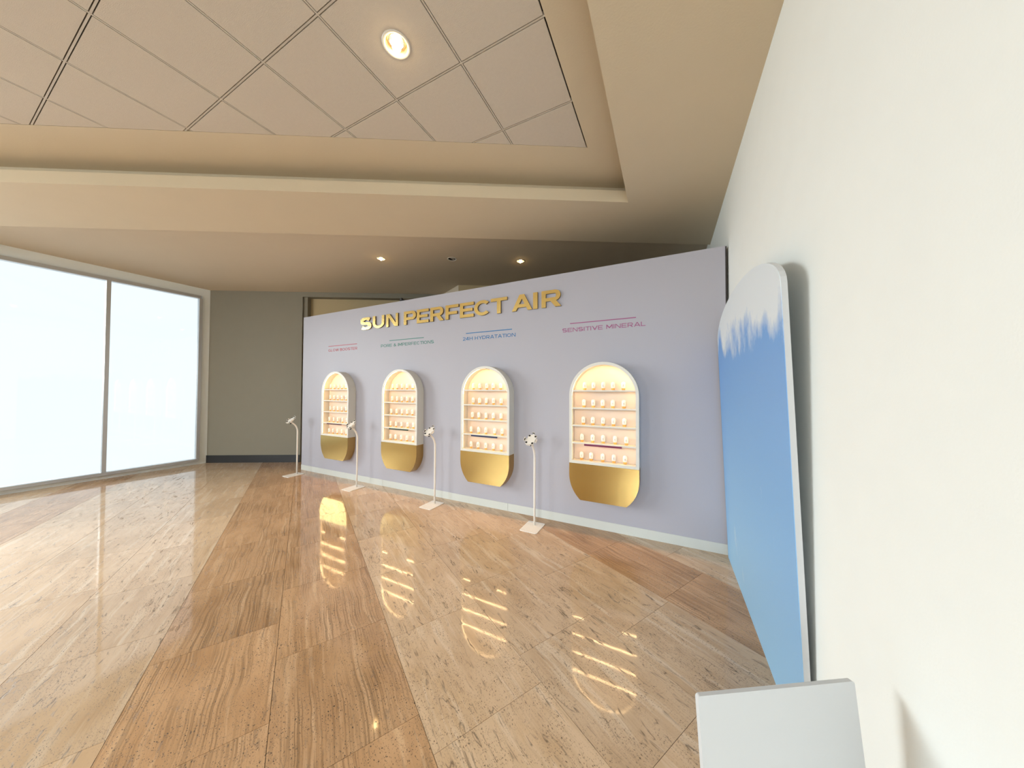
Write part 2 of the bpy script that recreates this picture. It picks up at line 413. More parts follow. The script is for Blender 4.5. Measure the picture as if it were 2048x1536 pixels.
# plaster margin around the tile field (flush with the tiles)
margin = [(XMIN - 0.6, YMIN - 0.6), (COF[0] + 0.36, YMIN - 0.6), (COF[0] + 0.36, COF[1] + 0.56), (XMIN - 0.6, along((COF[0] + 0.36, COF[1] + 0.56), XMIN - 0.6))]
field_y_left = along(BORD, XMIN)
g = Geo()
g.add(*prism_geo([(GX0, YMIN - 0.6), margin[1], margin[2], (GX0, BORD[1])], H_CEIL, 4.1))
g.add(*prism_geo([(GX0, BORD[1]), margin[2], margin[3], (XMIN - 0.6, along(BORD, XMIN - 0.6))], H_CEIL, 4.1))
g.build('ceiling_margin', 'plaster', ceil)
# tiles
def tile_poly(i, j, inset):
    x1 = GX0 - MOD * i; x0 = x1 - MOD; y0 = GY0 + MOD * j; y1 = y0 + MOD
    p = [(x0 + inset, y0 + inset), (x1 - inset, y0 + inset), (x1 - inset, y1 - inset), (x0 + inset, y1 - inset)]
    return clip(p, (BORD[0] - ND[0] * 0.005, BORD[1] - ND[1] * 0.005), ND)
me_tile = None; field = Geo()
for i in range(0, 17):
    for j in range(-10, 3):
        p = tile_poly(i, j, 0.0105)
        if len(p) < 3 or parea(p) < 0.003: continue
        cx = GX0 - MOD * (i + 0.5); cy = GY0 + MOD * (j + 0.5)
        if j < -4 or i > 12: 
            field.add(*prism_geo(p, H_CEIL + 0.001, H_CEIL + 0.016)); continue
        if abs(LAMP[0] - cx) < MOD/2 and abs(LAMP[1] - cy) < MOD/2:
            holed_sheet('ceiling_tile', p, [(LAMP[0], LAMP[1], LR - 0.012)], H_CEIL + 0.001, 'tile', ceil, 0.015); continue
        if len(p) == 4 and parea(p) > (MOD - 0.021) ** 2 - 1e-5:
            if me_tile is None:
                o = prism('ceiling_tile', [(x - cx, y - cy) for x, y in p], 0, 0.015, 'tile', ceil); me_tile = o.data
            else: o = link('ceiling_tile', me_tile, None, ceil)
            o.location = (cx, cy, H_CEIL + 0.001)
        else: prism('ceiling_tile', p, H_CEIL + 0.001, H_CEIL + 0.016, 'tile', ceil)
tag(field.build('tile_field', 'tile', ceil), kind='stuff')
RW = 0.0050
for i in range(1, 16):
    x = GX0 - MOD * i
    box('tile_rail', x - RW, x + RW, YMIN - 0.6, along(BORD, x) - 0.004, H_CEIL + 0.0015, H_CEIL + 0.03, 'rail', ceil)
for j in range(-8, 3):
    y = GY0 + MOD * j
    xe = min(GX0, BORD[0] + (BORD[1] - y) * -D[0] / D[1]) if y > along(BORD, XMIN) else None
    # tiles lie to the right of the border line at this y
    xl = BORD[0] - (BORD[1] - y) * D[0] / D[1]
    xl = max(xl + 0.008, XMIN - 0.6)
    if xl > GX0 - 0.02: continue
    box('tile_rail', xl, GX0, y - RW, y + RW, H_CEIL + 0.002, H_CEIL + 0.029, 'rail', ceil)
# lower soffit ring: right strip, back band, far left/rear strips
def line_pt(P, x): return (x, along(P, x))
LIP = H_SOF + 0.125
XL_ = XMIN
sof = Geo()
sof.add(*prism_geo([(COF[0], YB), (XR, YB), (XR, COF[1]), (XR, EDG[1]), (COF[0], along(EDG, COF[0])), COF], H_SOF, LIP))
sof.add(*prism_geo([COF, (COF[0], along(EDG, COF[0])), (XW, along(EDG, XW)), (XW, along(COF, XW))], H_SOF, LIP))
sof.add(*prism_geo([(XW, YB), (COF[0], YB), (COF[0], YB + 0.9), (XW, YB + 0.9)], H_SOF, LIP))
sof.add(*prism_geo([(XW, YB + 0.9), (XL_, YB + 0.9), (XL_, along(COF, XL_)), (XW, along(COF, XW))], H_SOF, LIP))
sof.build('soffit', 'plaster', ceil)
# closing risers behind the lip (cove back wall)
SB = 0.34
g = Geo()
c2 = (COF[0] + SB, COF[1] + SB * 1.15)
g.add(*prism_geo([(c2[0], YB), (c2[0] + 0.05, YB), (c2[0] + 0.05, c2[1] + 0.05), c2], LIP, 4.1))
g.add(*prism_geo([c2, (c2[0], c2[1] + 0.06), (XW, along(c2, XW) + 0.06), (XW, along(c2, XW))], LIP, 4.1))
g.build('cove_back', 'plaster', ceil)
# ceiling over the rear bay
P_BL0 = (-7.243, 3.984); P_BL1 = (-4.512, 5.507); P_BR0 = (-3.805, 5.148)
DL = [(-4.179, 3.540), (-3.142, 4.068), (-2.162, 4.635)]; DR = 0.062
far_poly = [(XR, EDG[1] - 0.15), (XR, along(P_BR0, XR) + 0.1), (P_BR0[0], P_BR0[1] + 0.1), (P_BL1[0], P_BL1[1] + 0.1), (XW, along(P_BL0, XW) + 0.1), (XW, along(EDG, XW) - 0.15)]
holed_sheet('rear_bay_ceiling', far_poly, [(x, y, DR) for x, y in DL], H_FAR, 'far_plaster', ceil, 0.0)
# fascia between the soffit edge and the rear bay ceiling
prism('soffit_fascia', [(XR, EDG[1] - 0.02), (XR, EDG[1]), (XW, along(EDG, XW)), (XW, along(EDG, XW) - 0.02)], LIP - 0.02, 4.1, 'plaster', ceil)

# ------------------------------------------------------------------ walls
wr = struct(box('wall_right', XR, XR + 0.2, YB - 0.2, 8.2, 0, 4.1, 'white_wall'))
# rear wall of the back bay: recessed tan panel, olive pier and beam, jog, right part
wb = struct(empty('wall_back'))
def seg_wall(name, P, Q, th, z0, z1, mat, parent):
    d = Vector((Q[0] - P[0], Q[1] - P[1])).normalized(); n = (-d.y, d.x)
    return prism(name, [P, Q, (Q[0] + n[0] * th, Q[1] + n[1] * th), (P[0] + n[0] * th, P[1] + n[1] * th)], z0, z1, mat, parent)
def off(P, k): return (P[0] + ND[0] * k, P[1] + ND[1] * k)
def on_bl(x): return (x, along(P_BL0, x))
PIER = -7.19
seg_wall('pier', on_bl(XW), on_bl(PIER), 0.35, 0, H_FAR + 0.1, 'olive', wb)
seg_wall('beam', on_bl(PIER), P_BL1, 0.35, 3.645, H_FAR + 0.1, 'olive', wb)
seg_wall('jamb', off(on_bl(PIER), 0.04), off(on_bl(PIER + 0.075), 0.04), 0.3, 0, 3.645, 'olive', wb)
seg_wall('recess_panel', off(on_bl(PIER + 0.075), 0.16), off(P_BL1, 0.16), 0.19, 0, 3.645, 'tan', wb)
seg_wall('return_wall', P_BL1, P_BR0, 0.2, 0, H_FAR + 0.1, 'far_plaster', wb)
seg_wall('bay_wall', P_BR0, (XR, along(P_BR0, XR)), 0.2, 0, H_FAR + 0.1, 'tan', wb)
bb = struct(seg_wall('baseboard_back', (on_bl(XW)[0], on_bl(XW)[1] - 0.012), (PIER, on_bl(PIER)[1] - 0.012), 0.012, 0, 0.16, 'black', None))
# glazed wall on the left
def glazed(name, horizontal, fixed, a0, a1, nb, z0, z1):
    """window wall in plane x=fixed (horizontal False) or y=fixed"""
    root = struct(empty(name))
    def bx(n, s0, s1, t0, t1, zz0, zz1, m):
        if horizontal: return box(n, s0, s1, fixed + t0, fixed + t1, zz0, zz1, m, root)
        return box(n, fixed + t0, fixed + t1, s0, s1, zz0, zz1, m, root)
    bx('window_sill', a0, a1, -0.08, 0.06, z0 - 0.05, z0, 'alu')
    bx('window_head', a0, a1, -0.06, 0.04, z1, z1 + 0.06, 'alu')
    st = (a1 - a0) / nb
    for k in range(nb + 1): bx('mullion', a0 + k * st - 0.025, a0 + k * st + 0.025, -0.06, 0.04, z0, z1, 'alu')
    for k in range(nb): bx('pane', a0 + k * st + 0.025, a0 + (k + 1) * st - 0.025, -0.015, -0.007, z0, z1, 'glass')
    return root
glazed('window_1', False, XW, -4.4, 2.9, 6, 0.12, 3.52)
wl = struct(empty('wall_left'))
box('wall_panel', XW - 0.2, XW, YB - 0.2, 8.2, 3.58, 4.1, 'white_wall', wl)
box('wall_panel', XW - 0.2, XW, YB - 0.2, 8.2, 0, 0.07, 'white_wall', wl)
box('wall_panel', XW - 0.2, XW, YB - 0.2, -4.425, 0.07, 3.58, 'white_wall', wl)
box('wall_panel', XW - 0.2, XW, 2.925, 8.2, 0.07, 3.58, 'white_wall', wl)
glazed('window_2', True, YB, -8.2, -4.6, 3, 0.9, 3.52)
glazed('fill_window', True, YB, -1.1, 0.4, 2, 0.9, 3.52)  # invented window, put in so the added right rear light can enter
wf = struct(empty('wall_front'))
box('wall_panel', XW - 0.2, XR + 0.2, YB - 0.2, YB, 3.58, 4.1, 'white_wall', wf)
box('wall_panel', XW - 0.2, XR + 0.2, YB - 0.2, YB, 0, 0.85, 'white_wall', wf)
box('wall_panel', XW - 0.2, -8.225, YB - 0.2, YB, 0.85, 3.58, 'white_wall', wf)
box('wall_panel', -4.575, -1.125, YB - 0.2, YB, 0.85, 3.58, 'white_wall', wf)
box('wall_panel', 0.425, XR + 0.2, YB - 0.2, YB, 0.85, 3.58, 'white_wall', wf)

# ------------------------------------------------------------------ display wall
dw = tag(empty('display_wall', (WXL, YW, 0)), 'long freestanding pale lavender exhibition wall carrying the arched cabinets', 'display wall')
def rel(o, root): o.location = Vector(o.location) - Vector(root.location); return o
p = box('wall_board', 0, WXR - WXL, 0, 0.09, 0.0, WH, 'wall_lav', dw)
seams = [0.0, -4.212 - WXL, -1.878 - WXL, WXR - WXL]
for a, b in zip(seams[:-1], seams[1:]):
    box('skirting_board', a + 0.0015, b - 0.0015, -0.007, 0.0, 0.0, 0.10, 'skirt', dw)
box('gap_shade_strip', WXR - WXL, WXR - WXL + 0.014, 0.012, 0.09, 0, WH, 'gap_shade', dw)  # strip painted dark as the shaded gap beside the right wall
Geo().box(2.64, 2.70, -0.01, 0.10, WH, WH + 0.02).box(2.655, 2.685, -0.015, 0.02, WH - 0.0, WH + 0.045).build('top_clamp', 'black', dw)

# ------------------------------------------------------------------ lettering
def earc(cx, cy, rx, ry, a0, a1, n=14):
    return [(cx + rx * math.cos(math.radians(a0 + (a1 - a0) * k / n)), cy + ry * math.sin(math.radians(a0 + (a1 - a0) * k / n))) for k in range(n + 1)]
def glyph(c, s, b):
    """wide sans capital, height 1: returns (width, outer loop, holes) or (width, None, spine)"""
    if c == 'E':
        W = 1.08; return W, [(0,0),(W,0),(W,b),(s,b),(s,.5-b/2),(W*.92,.5-b/2),(W*.92,.5+b/2),(s,.5+b/2),(s,1-b),(W,1-b),(W,1),(0,1)], []
    if c == 'F':
        W = 1.05; return W, [(0,0),(s,0),(s,.44-b/2),(W*.9,.44-b/2),(W*.9,.44+b/2),(s,.44+b/2),(s,1-b),(W,1-b),(W,1),(0,1)], []
    if c == 'L':
        W = .95; return W, [(0,0),(W,0),(W,b),(s,b),(s,1),(0,1)], []
    if c == 'T':
        W = 1.12; return W, [(W/2-s/2,0),(W/2+s/2,0),(W/2+s/2,1-b),(W,1-b),(W,1),(0,1),(0,1-b),(W/2-s/2,1-b)], []
    if c == 'I': return s, [(0,0),(s,0),(s,1),(0,1)], []
    if c == 'H':
        W = 1.15; return W, [(0,0),(s,0),(s,.5-b/2),(W-s,.5-b/2),(W-s,0),(W,0),(W,1),(W-s,1),(W-s,.5+b/2),(s,.5+b/2),(s,1),(0,1)], []
    if c == 'N':
        W = 1.2; s2 = s * .9; e = s * 1.3; d = s2 / (W - e); return W, [(0,0),(s2,0),(s2,1-d),(W-e,0),(W,0),(W,1),(W-s2,1),(W-s2,d),(e,1),(0,1)], []
    if c == 'M':
        W = 1.42; m = W / 2; s2 = s * .9; return W, [(0,0),(s2,0),(s2,.68),(m-s*.25,.12),(m+s*.25,.12),(W-s2,.68),(W-s2,0),(W,0),(W,1),(W-s*1.15,1),(m,.42),(s*1.15,1),(0,1)], []
    if c == 'W':
        W = 1.85; m = W / 2; k = .27 * W; return W, [(0,1),(s*1.1,1),(k,.30),(m-s*.55,1),(m+s*.55,1),(W-k,.30),(W-s*1.1,1),(W,1),(W-k+s*.6,0),(W-k-s*.6,0),(m,.68),(k+s*.6,0),(k-s*.6,0)][::-1], []
    if c == 'V':
        W = 1.3; m = W / 2; return W, [(0,1),(m-s*.6,0),(m+s*.6,0),(W,1),(W-s*1.15,1),(m,.28),(s*1.15,1)], []
    if c == 'A':
        W = 1.34; m = W / 2; k = m - .6 * s; q = 1.12 * s; y0 = .2; y1 = .2 + b
        return W, [(0,0),(q,0),(q+y0*k,y0),(W-q-y0*k,y0),(W-q,0),(W,0),(m+.6*s,1),(m-.6*s,1)], [[(q+y1*k,y1),(W-q-y1*k,y1),(m,(m-q)/k)]]
    if c == 'Y':
        W = 1.25; m = W / 2; return W, [(m-s/2,0),(m+s/2,0),(m+s/2,.40),(W,1),(W-1.2*s,1),(m,.56),(1.2*s,1),(0,1),(m-s/2,.40)], []
    if c == '4':
        W = 1.1; x = W * .62; return W, [(x,0),(x+s,0),(x+s,.2),(W,.2),(W,.2+b),(x+s,.2+b),(x+s,1),(x-.08,1),(0,.2+b+.03),(0,.2),(x,.2)], [[(s*1.3,.2+b),(x,.2+b),(x,.2+b+(x-s*1.3)*.78)]]
    if c == 'U':
        W = 1.18; return W, [(0,1)] + earc(W/2,.42,W/2,.42,180,360) + [(W,1),(W-s,1)] + earc(W/2,.42,W/2-s,.42-b,360,180) + [(s,1)], []
    if c == 'C':
        W = 1.25; return W, earc(W/2,.5,W/2,.5,42,318,26) + earc(W/2,.5,W/2-s,.5-b,318,42,26), []
    if c == 'G':
        W = 1.3; x = W - .03; return W, earc(W/2,.5,W/2,.5,42,322,24) + [(x,.19),(x,.50),(W*.56,.50),(W*.56,.50-b),(x-s,.50-b),(x-s,.24)] + earc(W/2,.5,W/2-s,.5-b,312,42,24), []
    if c == 'O':
        W = 1.36; return W, earc(W/2,.5,W/2,.5,0,352,44), [earc(W/2,.5,W/2-s,.5-b,0,352,44)]
    if c == 'D':
        W = 1.22; x = W - .52; return W, [(0,0)] + earc(x,.5,.52,.5,-90,90,18) + [(0,1)], [[(s,b)] + earc(x,.5,.52-s,.5-b,-90,90,18) + [(s,1-b)]]
    if c == 'P':
        W = 1.12; x = W - .34; return W, [(0,0),(s,0),(s,.34)] + earc(x,.67,.34,.33,-90,90) + [(0,1)], [[(s,.34+b)] + earc(x,.67,max(.05,.34-s),max(.04,.33-b),-90,90) + [(s,1-b)]]
    if c == 'R':
        W = 1.16; x = W - .38; return W, [(0,0),(s,0),(s,.35),(W*.46,.35),(W-s*1.35,0),(W,0),(W*.74,.36)] + earc(x,.68,.34,.32,-62,90) + [(0,1)], [[(s,.35+b)] + earc(x,.68,max(.05,.34-s),max(.04,.32-b),-90,90) + [(s,1-b)]]
    if c == 'B':
        W = 1.12; x = W - .3; y = W - .38
        return W, [(0,0)] + earc(x,.275,.3,.275,-90,70) + earc(y,.77,.3,.23,-60,90) + [(0,1)], [[(s,b)] + earc(x,.285,max(.05,.3-s),max(.03,.235-b),-90,90) + [(s,.52-b*.15)], [(s,.55+b*.45)] + earc(y,.775,max(.05,.3-s),max(.03,.2-b*.9),-90,90) + [(s,1-b)]]
    if c == 'S':
        W = 1.12; r = (1 - b) / 4; t = b * .5; rx = W/2 - s * .5
        return W, None, earc(W/2,1-t-r,rx,r,28,270,18)[:-1] + earc(W/2,t+r,rx,r,90,-152,18)
    if c == '2':
        W = 1.05; r = .26; return W, None, earc(W/2,.70,W/2-s*.5,.30-b/2,165,-35,14) + [(.16,b*.9),(s*.5,b*.55),(.3,b*.5),(W,b*.5)]
    if c == '&':
        W = 1.2; return W, None, [(W,b*.4),(.30,.62)] + earc(.52,.76,.22,.20,205,-40,10) + [(.22,.44)] + earc(.45,.27,.34,.22,150,290,8) + [(.92,.28),(1.06,.52)]
    raise KeyError(c)
def glyph_mesh(c, s, b, x0, sx, z0, sz, y0, y1):
    """extruded glyph standing in the xz plane, front at y0"""
    W, loop, holes = glyph(c, s, b)
    if loop is None:
        sp = holes; n = len(sp); lft = []; rgt = []
        for i in range(n):
            p, q = sp[max(i - 1, 0)], sp[min(i + 1, n - 1)]
            dx, dy = q[0] - p[0], q[1] - p[1]; l = math.hypot(dx, dy) or 1
            nx, ny = -dy / l, dx / l; hw = .5 * (s * abs(nx) + b * abs(ny)) if c == 'S' else .5 * b * 1.05
            lft.append((sp[i][0] + nx * hw, sp[i][1] + ny * hw)); rgt.append((sp[i][0] - nx * hw, sp[i][1] - ny * hw))
        v = []; f = []
        for y in (y0, y1):
            for a_, b_ in zip(lft, rgt): v += [(x0 + a_[0] * sx, y, z0 + a_[1] * sz), (x0 + b_[0] * sx, y, z0 + b_[1] * sz)]
        m = 2 * n
        for i in range(n - 1):
            k = 2 * i
            f += [(k, k+1, k+3, k+2), (m+k, m+k+2, m+k+3, m+k+1), (k, k+2, m+k+2, m+k), (k+1, m+k+1, m+k+3, k+3)]
        f += [(0, m, m+1, 1), (m-2, m-1, 2*m-1, 2*m-2)]
        me = bpy.data.meshes.new('letter'); me.from_pydata(v, [], f); me.update()
        bm = bmesh.new(); bm.from_mesh(me); bmesh.ops.recalc_face_normals(bm, faces=bm.faces); bm.to_mesh(me); bm.free(); me.update()
        return me
    bm = bmesh.new(); es = []
    for lp in [loop] + holes:
        vs = [bm.verts.new((x0 + x * sx, y0, z0 + z * sz)) for x, z in lp]
        for i in range(len(vs)): es.append(bm.edges.new((vs[i], vs[(i + 1) % len(vs)])))
    bmesh.ops.triangle_fill(bm, use_beauty=True, edges=es, normal=(0, -1, 0))
    r = bmesh.ops.extrude_face_region(bm, geom=list(bm.faces))
    for e in r['geom']:
        if isinstance(e, bmesh.types.BMVert): e.co.y = y1
    bmesh.ops.recalc_face_normals(bm, faces=bm.faces)
    me = bpy.data.meshes.new('letter'); bm.to_mesh(me); bm.free(); me.update()
    return me
sign = tag(empty('gold_lettering', (-2.96, YW, 2.63)), 'large raised gold letters reading SUN PERFECT AIR across top of lavender wall', 'sign')
LET = [('S', -4.784, -4.515), ('U', -4.476, -4.199), ('N', -4.153, -3.886), ('P', -3.760, -3.501), ('E', -3.484, -3.244), ('R', -3.213, -2.954), ('F', -2.922, -2.685), ('E', -2.661, -2.422), ('C', -2.416, -2.141), ('T', -2.145, -1.892), ('A', -1.821, -1.531), ('I', -1.517, -1.456), ('R', -1.403, -1.144)]
for ch, x0, x1 in LET:
    W = glyph(ch, 0.26, 0.20)[0]; sx = (x1 - x0) / W
    me = glyph_mesh(ch, 0.26, 0.20, x0 + 2.96, sx, 0.004, 0.211, -0.022, -0.001)
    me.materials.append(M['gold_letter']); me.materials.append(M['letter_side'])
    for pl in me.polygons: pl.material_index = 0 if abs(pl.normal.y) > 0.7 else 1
    link('letter', me, None, sign)
def heading(name, text, x0, x1, l0, l1, mat, label, s_=0.175, b_=0.15):
    cx = (x0 + x1) / 2
    root = tag(empty(name, (cx, YW, 2.305)), label, 'lettering', 'printed headings on the lavender wall')
    adv = []; x = 0.0
    for c in text:
        if c == ' ': x += 0.62; continue
        adv.append((c, x)); x += glyph(c, s_, b_)[0] + (0.10 if c in 'ATYVW' else 0.20)
    last = adv[-1]; tot = last[1] + glyph(last[0], s_, b_)[0]; sx = (x1 - x0) / tot
    for c, xx in adv: link('letter', glyph_mesh(c, s_, b_, x0 - cx + xx * sx, sx, 0.0, 0.0485, -0.002, -0.0003), mat, root)
    box('heading_line', l0 - cx, l1 - cx, -0.002, -0.0003, 0.096, 0.107, mat, root)
heading('wall_heading', 'GLOW BOOSTER', -5.700, -4.892, -5.702, -4.90, 'red', 'red heading and line on lavender wall above the leftmost arched cabinet')
heading('wall_heading', 'PORE & IMPERFECTIONS', -4.295, -3.158, -4.097, -3.357, 'green', 'green heading with an ampersand on lavender wall above second arched cabinet')
heading('wall_heading', '24H HYDRATATION', -2.622, -1.776, -2.566, -1.828, 'blue', 'blue heading and line on lavender wall above third arched cabinet')
heading('wall_heading', 'SENSITIVE MINERAL', -1.135, -0.197, -1.04, -0.294, 'mauve', 'mauve heading and line on lavender wall above rightmost arched cabinet')

# ------------------------------------------------------------------ cabinets
CW, CD = 0.376, 0.143
ZG0, ZG1, ZC = 0.351, 0.762, 1.539
HI = 0.344; ZI0 = 0.793
def arch(hw, z0, zc, n=28):
    out = [(-hw, z0), (-hw, zc)]
    out += [(-hw * math.cos(PI * k / n), zc + hw * math.sin(PI * k / n)) for k in range(1, n)]
    out += [(hw, zc), (hw, z0)]
    return out
def make_cabinet(barmat):
    root = empty('display_cabinet')
    HB = HI + 0.006; LY = -CD + 0.007
    o, i, j = arch(CW, ZG1, ZC), arch(HI, ZI0, ZC), arch(HB, ZI0 - 0.004, ZC); n = len(o)
    loops = [[(x, -CD, z) for x, z in o], [(x, -CD, z) for x, z in i], [(x, LY, z) for x, z in i], [(x, LY, z) for x, z in j], [(x, 0, z) for x, z in j], [(x, 0, z) for x, z in o]]
    v = [q for lp in loops for q in lp]; f = []
    for a_ in range(6):
        b_ = (a_ + 1) % 6
        for k in range(n):
            m_ = (k + 1) % n
            f.append((a_ * n + k, a_ * n + m_, b_ * n + m_, b_ * n + k))
    mesh_obj('carcass', v, f, 'cab', root)
    ii = arch(HB - 0.001, ZI0 - 0.003, ZC)
    mesh_obj('back_panel', *xz_prism_geo(ii, -0.014, -0.0006), 'cab_in', root)
    # light strip tucked behind the front lip, up both sides and round the arch
    inn, out_ = arch(HB - 0.0042, ZI0 + 0.012, ZC), arch(HB - 0.0008, ZI0 + 0.012, ZC); m0 = len(inn)
    for lo, hi, mt in ((0, 2, 'led_side'), (1, m0 - 1, 'led_arch'), (m0 - 2, m0, 'led_side')):
        vv = []
        for (xa, za), (xb, zb) in list(zip(inn, out_))[lo:hi]:
            vv += [(xa, LY + 0.002, za), (xa, LY + 0.009, za), (xb, LY + 0.002, zb), (xb, LY + 0.009, zb)]
        ff = []; cnt = len(vv) // 4
        for k in range(cnt - 1):
            b0, b1 = 4 * k, 4 * k + 4
            ff += [(b0, b0+1, b1+1, b1), (b0+2, b1+2, b1+3, b0+3), (b0, b1, b1+2, b0+2), (b0+1, b0+3, b1+3, b1+1)]
        e_ = 4 * (cnt - 1); ff += [(0, 2, 3, 1), (e_, e_+1, e_+3, e_+2)]
        mesh_obj('light_strip', vv, ff, mt, root)
    for k, zt in enumerate((1.600, 1.400, 1.200, 1.000)):
        hw = HI + 0.0012
        if zt > ZC: hw = math.sqrt((HI + 0.0012) ** 2 - (zt - ZC) ** 2) - 0.001
        s = Geo().box(-hw, hw, -CD + 0.0075, -0.0145, zt - 0.008, zt).box(-hw + 0.004, hw - 0.004, -CD + 0.003, -CD + 0.0075, zt - 0.016, zt).build('shelf', 'cab', root)
        # shelf light: wedge in an opaque channel, lit face turned down and outwards
        xa, xb = -hw + 0.006, hw - 0.006
        q = [(-CD + 0.0085, zt - 0.0082), (-CD + 0.0145, zt - 0.0158), (-CD + 0.0145, zt - 0.0082)]
        ls = mesh_obj('light_strip', [(x_, y_, z_) for x_ in (xa, xb) for y_, z_ in q], [(0, 1, 4, 3), (1, 2, 5, 4), (2, 0, 3, 5), (0, 2, 1), (3, 4, 5)], 'led', s)
        ls.data.materials.append(M['cab'])
        for pl in ls.data.polygons:
            pl.material_index = 0 if (pl.normal.y < -0.3 and pl.normal.z < -0.3) else 1
        if k == 3: box('colour_bar', -0.203, 0.203, -CD - 0.004, -CD + 0.0035, zt - 0.031, zt - 0.011, barmat, s)
    # gold base: sides curve in on a circle, cut flat below
    prof = [(CW, ZG1 - 0.0006)]
    zc = 0.634; a_end = math.asin((zc - ZG0) / CW)
    for k in range(0, 13):
        a = a_end * k / 12; prof.append((CW * math.cos(a), zc - CW * math.sin(a)))
    poly = [(-x, z) for x, z in prof] + [(x, z) for x, z in reversed(prof)]
    mesh_obj('base_box', *xz_prism_geo(poly, -CD + 0.002, -0.0006), 'gold_side', root)
    mesh_obj('base_front', *xz_prism_geo(poly, -CD - 0.003, -CD + 0.0015), 'gold', root)
    return root
CX = [-5.288, -3.7214, -2.1686, -0.6326]
cab_info = [('bar_red', 'maroon', 'red'), ('bar_green', 'dark green', 'green'), ('bar_blue', 'navy', 'blue'), ('bar_mauve', 'burgundy', 'mauve')]
for x, (bm_, cname, hname) in zip(CX, cab_info):
    c = make_cabinet(bm_); c.location = (x, YW - 0.0006, 0)
    tag(c, f'arched lit white wall cabinet with gold base and {cname} shelf bar, below {hname} heading', 'cabinet', 'arched display cabinets on the lavender wall')

# ------------------------------------------------------------------ bottles
def bottle_meshes():
    body = [(0.0, 0.0215), (0.0195, 0.0215), (0.0215, 0.024), (0.0230, 0.034), (0.0235, 0.055), (0.0235, 0.068)]
    body += [(0.0235 * math.cos(a), 0.070 + 0.023 * math.sin(a)) for a in [PI/2 * k / 7 for k in range(1, 8)]]
    body[-1] = (0.0, 0.093)
    base = [(0.0, 0.0), (0.0155, 0.0), (0.0172, 0.002), (0.0182, 0.012), (0.0185, 0.0214), (0.0, 0.0214)]
    out = []
    for nm, prof, mt in (('bottle_body', body, 'bottle'), ('bottle_base', base, 'amber')):
        v, f = lathe_geo(prof, 14, 0.62)
        o = mesh_obj(nm, v, f, mt, None, True)
        bm = bmesh.new(); bm.from_mesh(o.data); bmesh.ops.remove_doubles(bm, verts=bm.verts, dist=1e-5); bmesh.ops.recalc_face_normals(bm, faces=bm.faces); bm.to_mesh(o.data); bm.free()
        out.append((nm, o.data)); bpy.data.objects.remove(o)
    g = Geo(); y0, y1 = -0.0158, -0.0138
    mark = [(0.0, 0.049), (0.0016, 0.0535), (0.0065, 0.0555), (0.0045, 0.0575), (0.0012, 0.0565), (0.0, 0.0615), (-0.0012, 0.0565), (-0.0045, 0.0575), (-0.0065, 0.0555), (-0.0016, 0.0535)]
    g.add(*xz_prism_geo(mark, y0, y1)).box(-0.0075, 0.0075, y0, y1, 0.0435, 0.0450).box(-0.0055, 0.0055, y0, y1, 0.0400, 0.0412)
    o = g.build('bottle_print', 'mark'); out.append(('bottle_print', o.data)); bpy.data.objects.remove(o)
    return out
BM = bottle_meshes()
OFF = [(-0.212, -0.110, -0.002, 0.104, 0.213), (-0.222, -0.114, -0.008, 0.101, 0.217), (-0.228, -0.120, -0.005, 0.108, 0.222),
       (-0.245, -0.122, -0.005, 0.124, 0.242), (-0.248, -0.139, -0.011, 0.110, 0.228)]
ORD = ['first', 'second', 'third', 'fourth', 'fifth']; SH = ['top', 'second', 'third', 'fourth', 'bottom']
for ci, x in enumerate(CX):
    for si, zs in enumerate((1.6, 1.4, 1.2, 1.0, ZI0)):
        for k in range(5):
            jx = random.uniform(-0.006, 0.006) if ci < 3 else 0.0
            t = empty('capsule_bottle', (x + OFF[si][k] + jx, YW - 0.072, zs + 0.0005), random.uniform(-0.12, 0.12))
            tag(t, f'small white capsule bottle, {ORD[k]} from left, {SH[si]} shelf, cabinet below {cab_info[ci][2]} heading', 'bottle', 'capsule bottles in the lit cabinets')
            for nm, me in BM: link(nm, me, None, t)

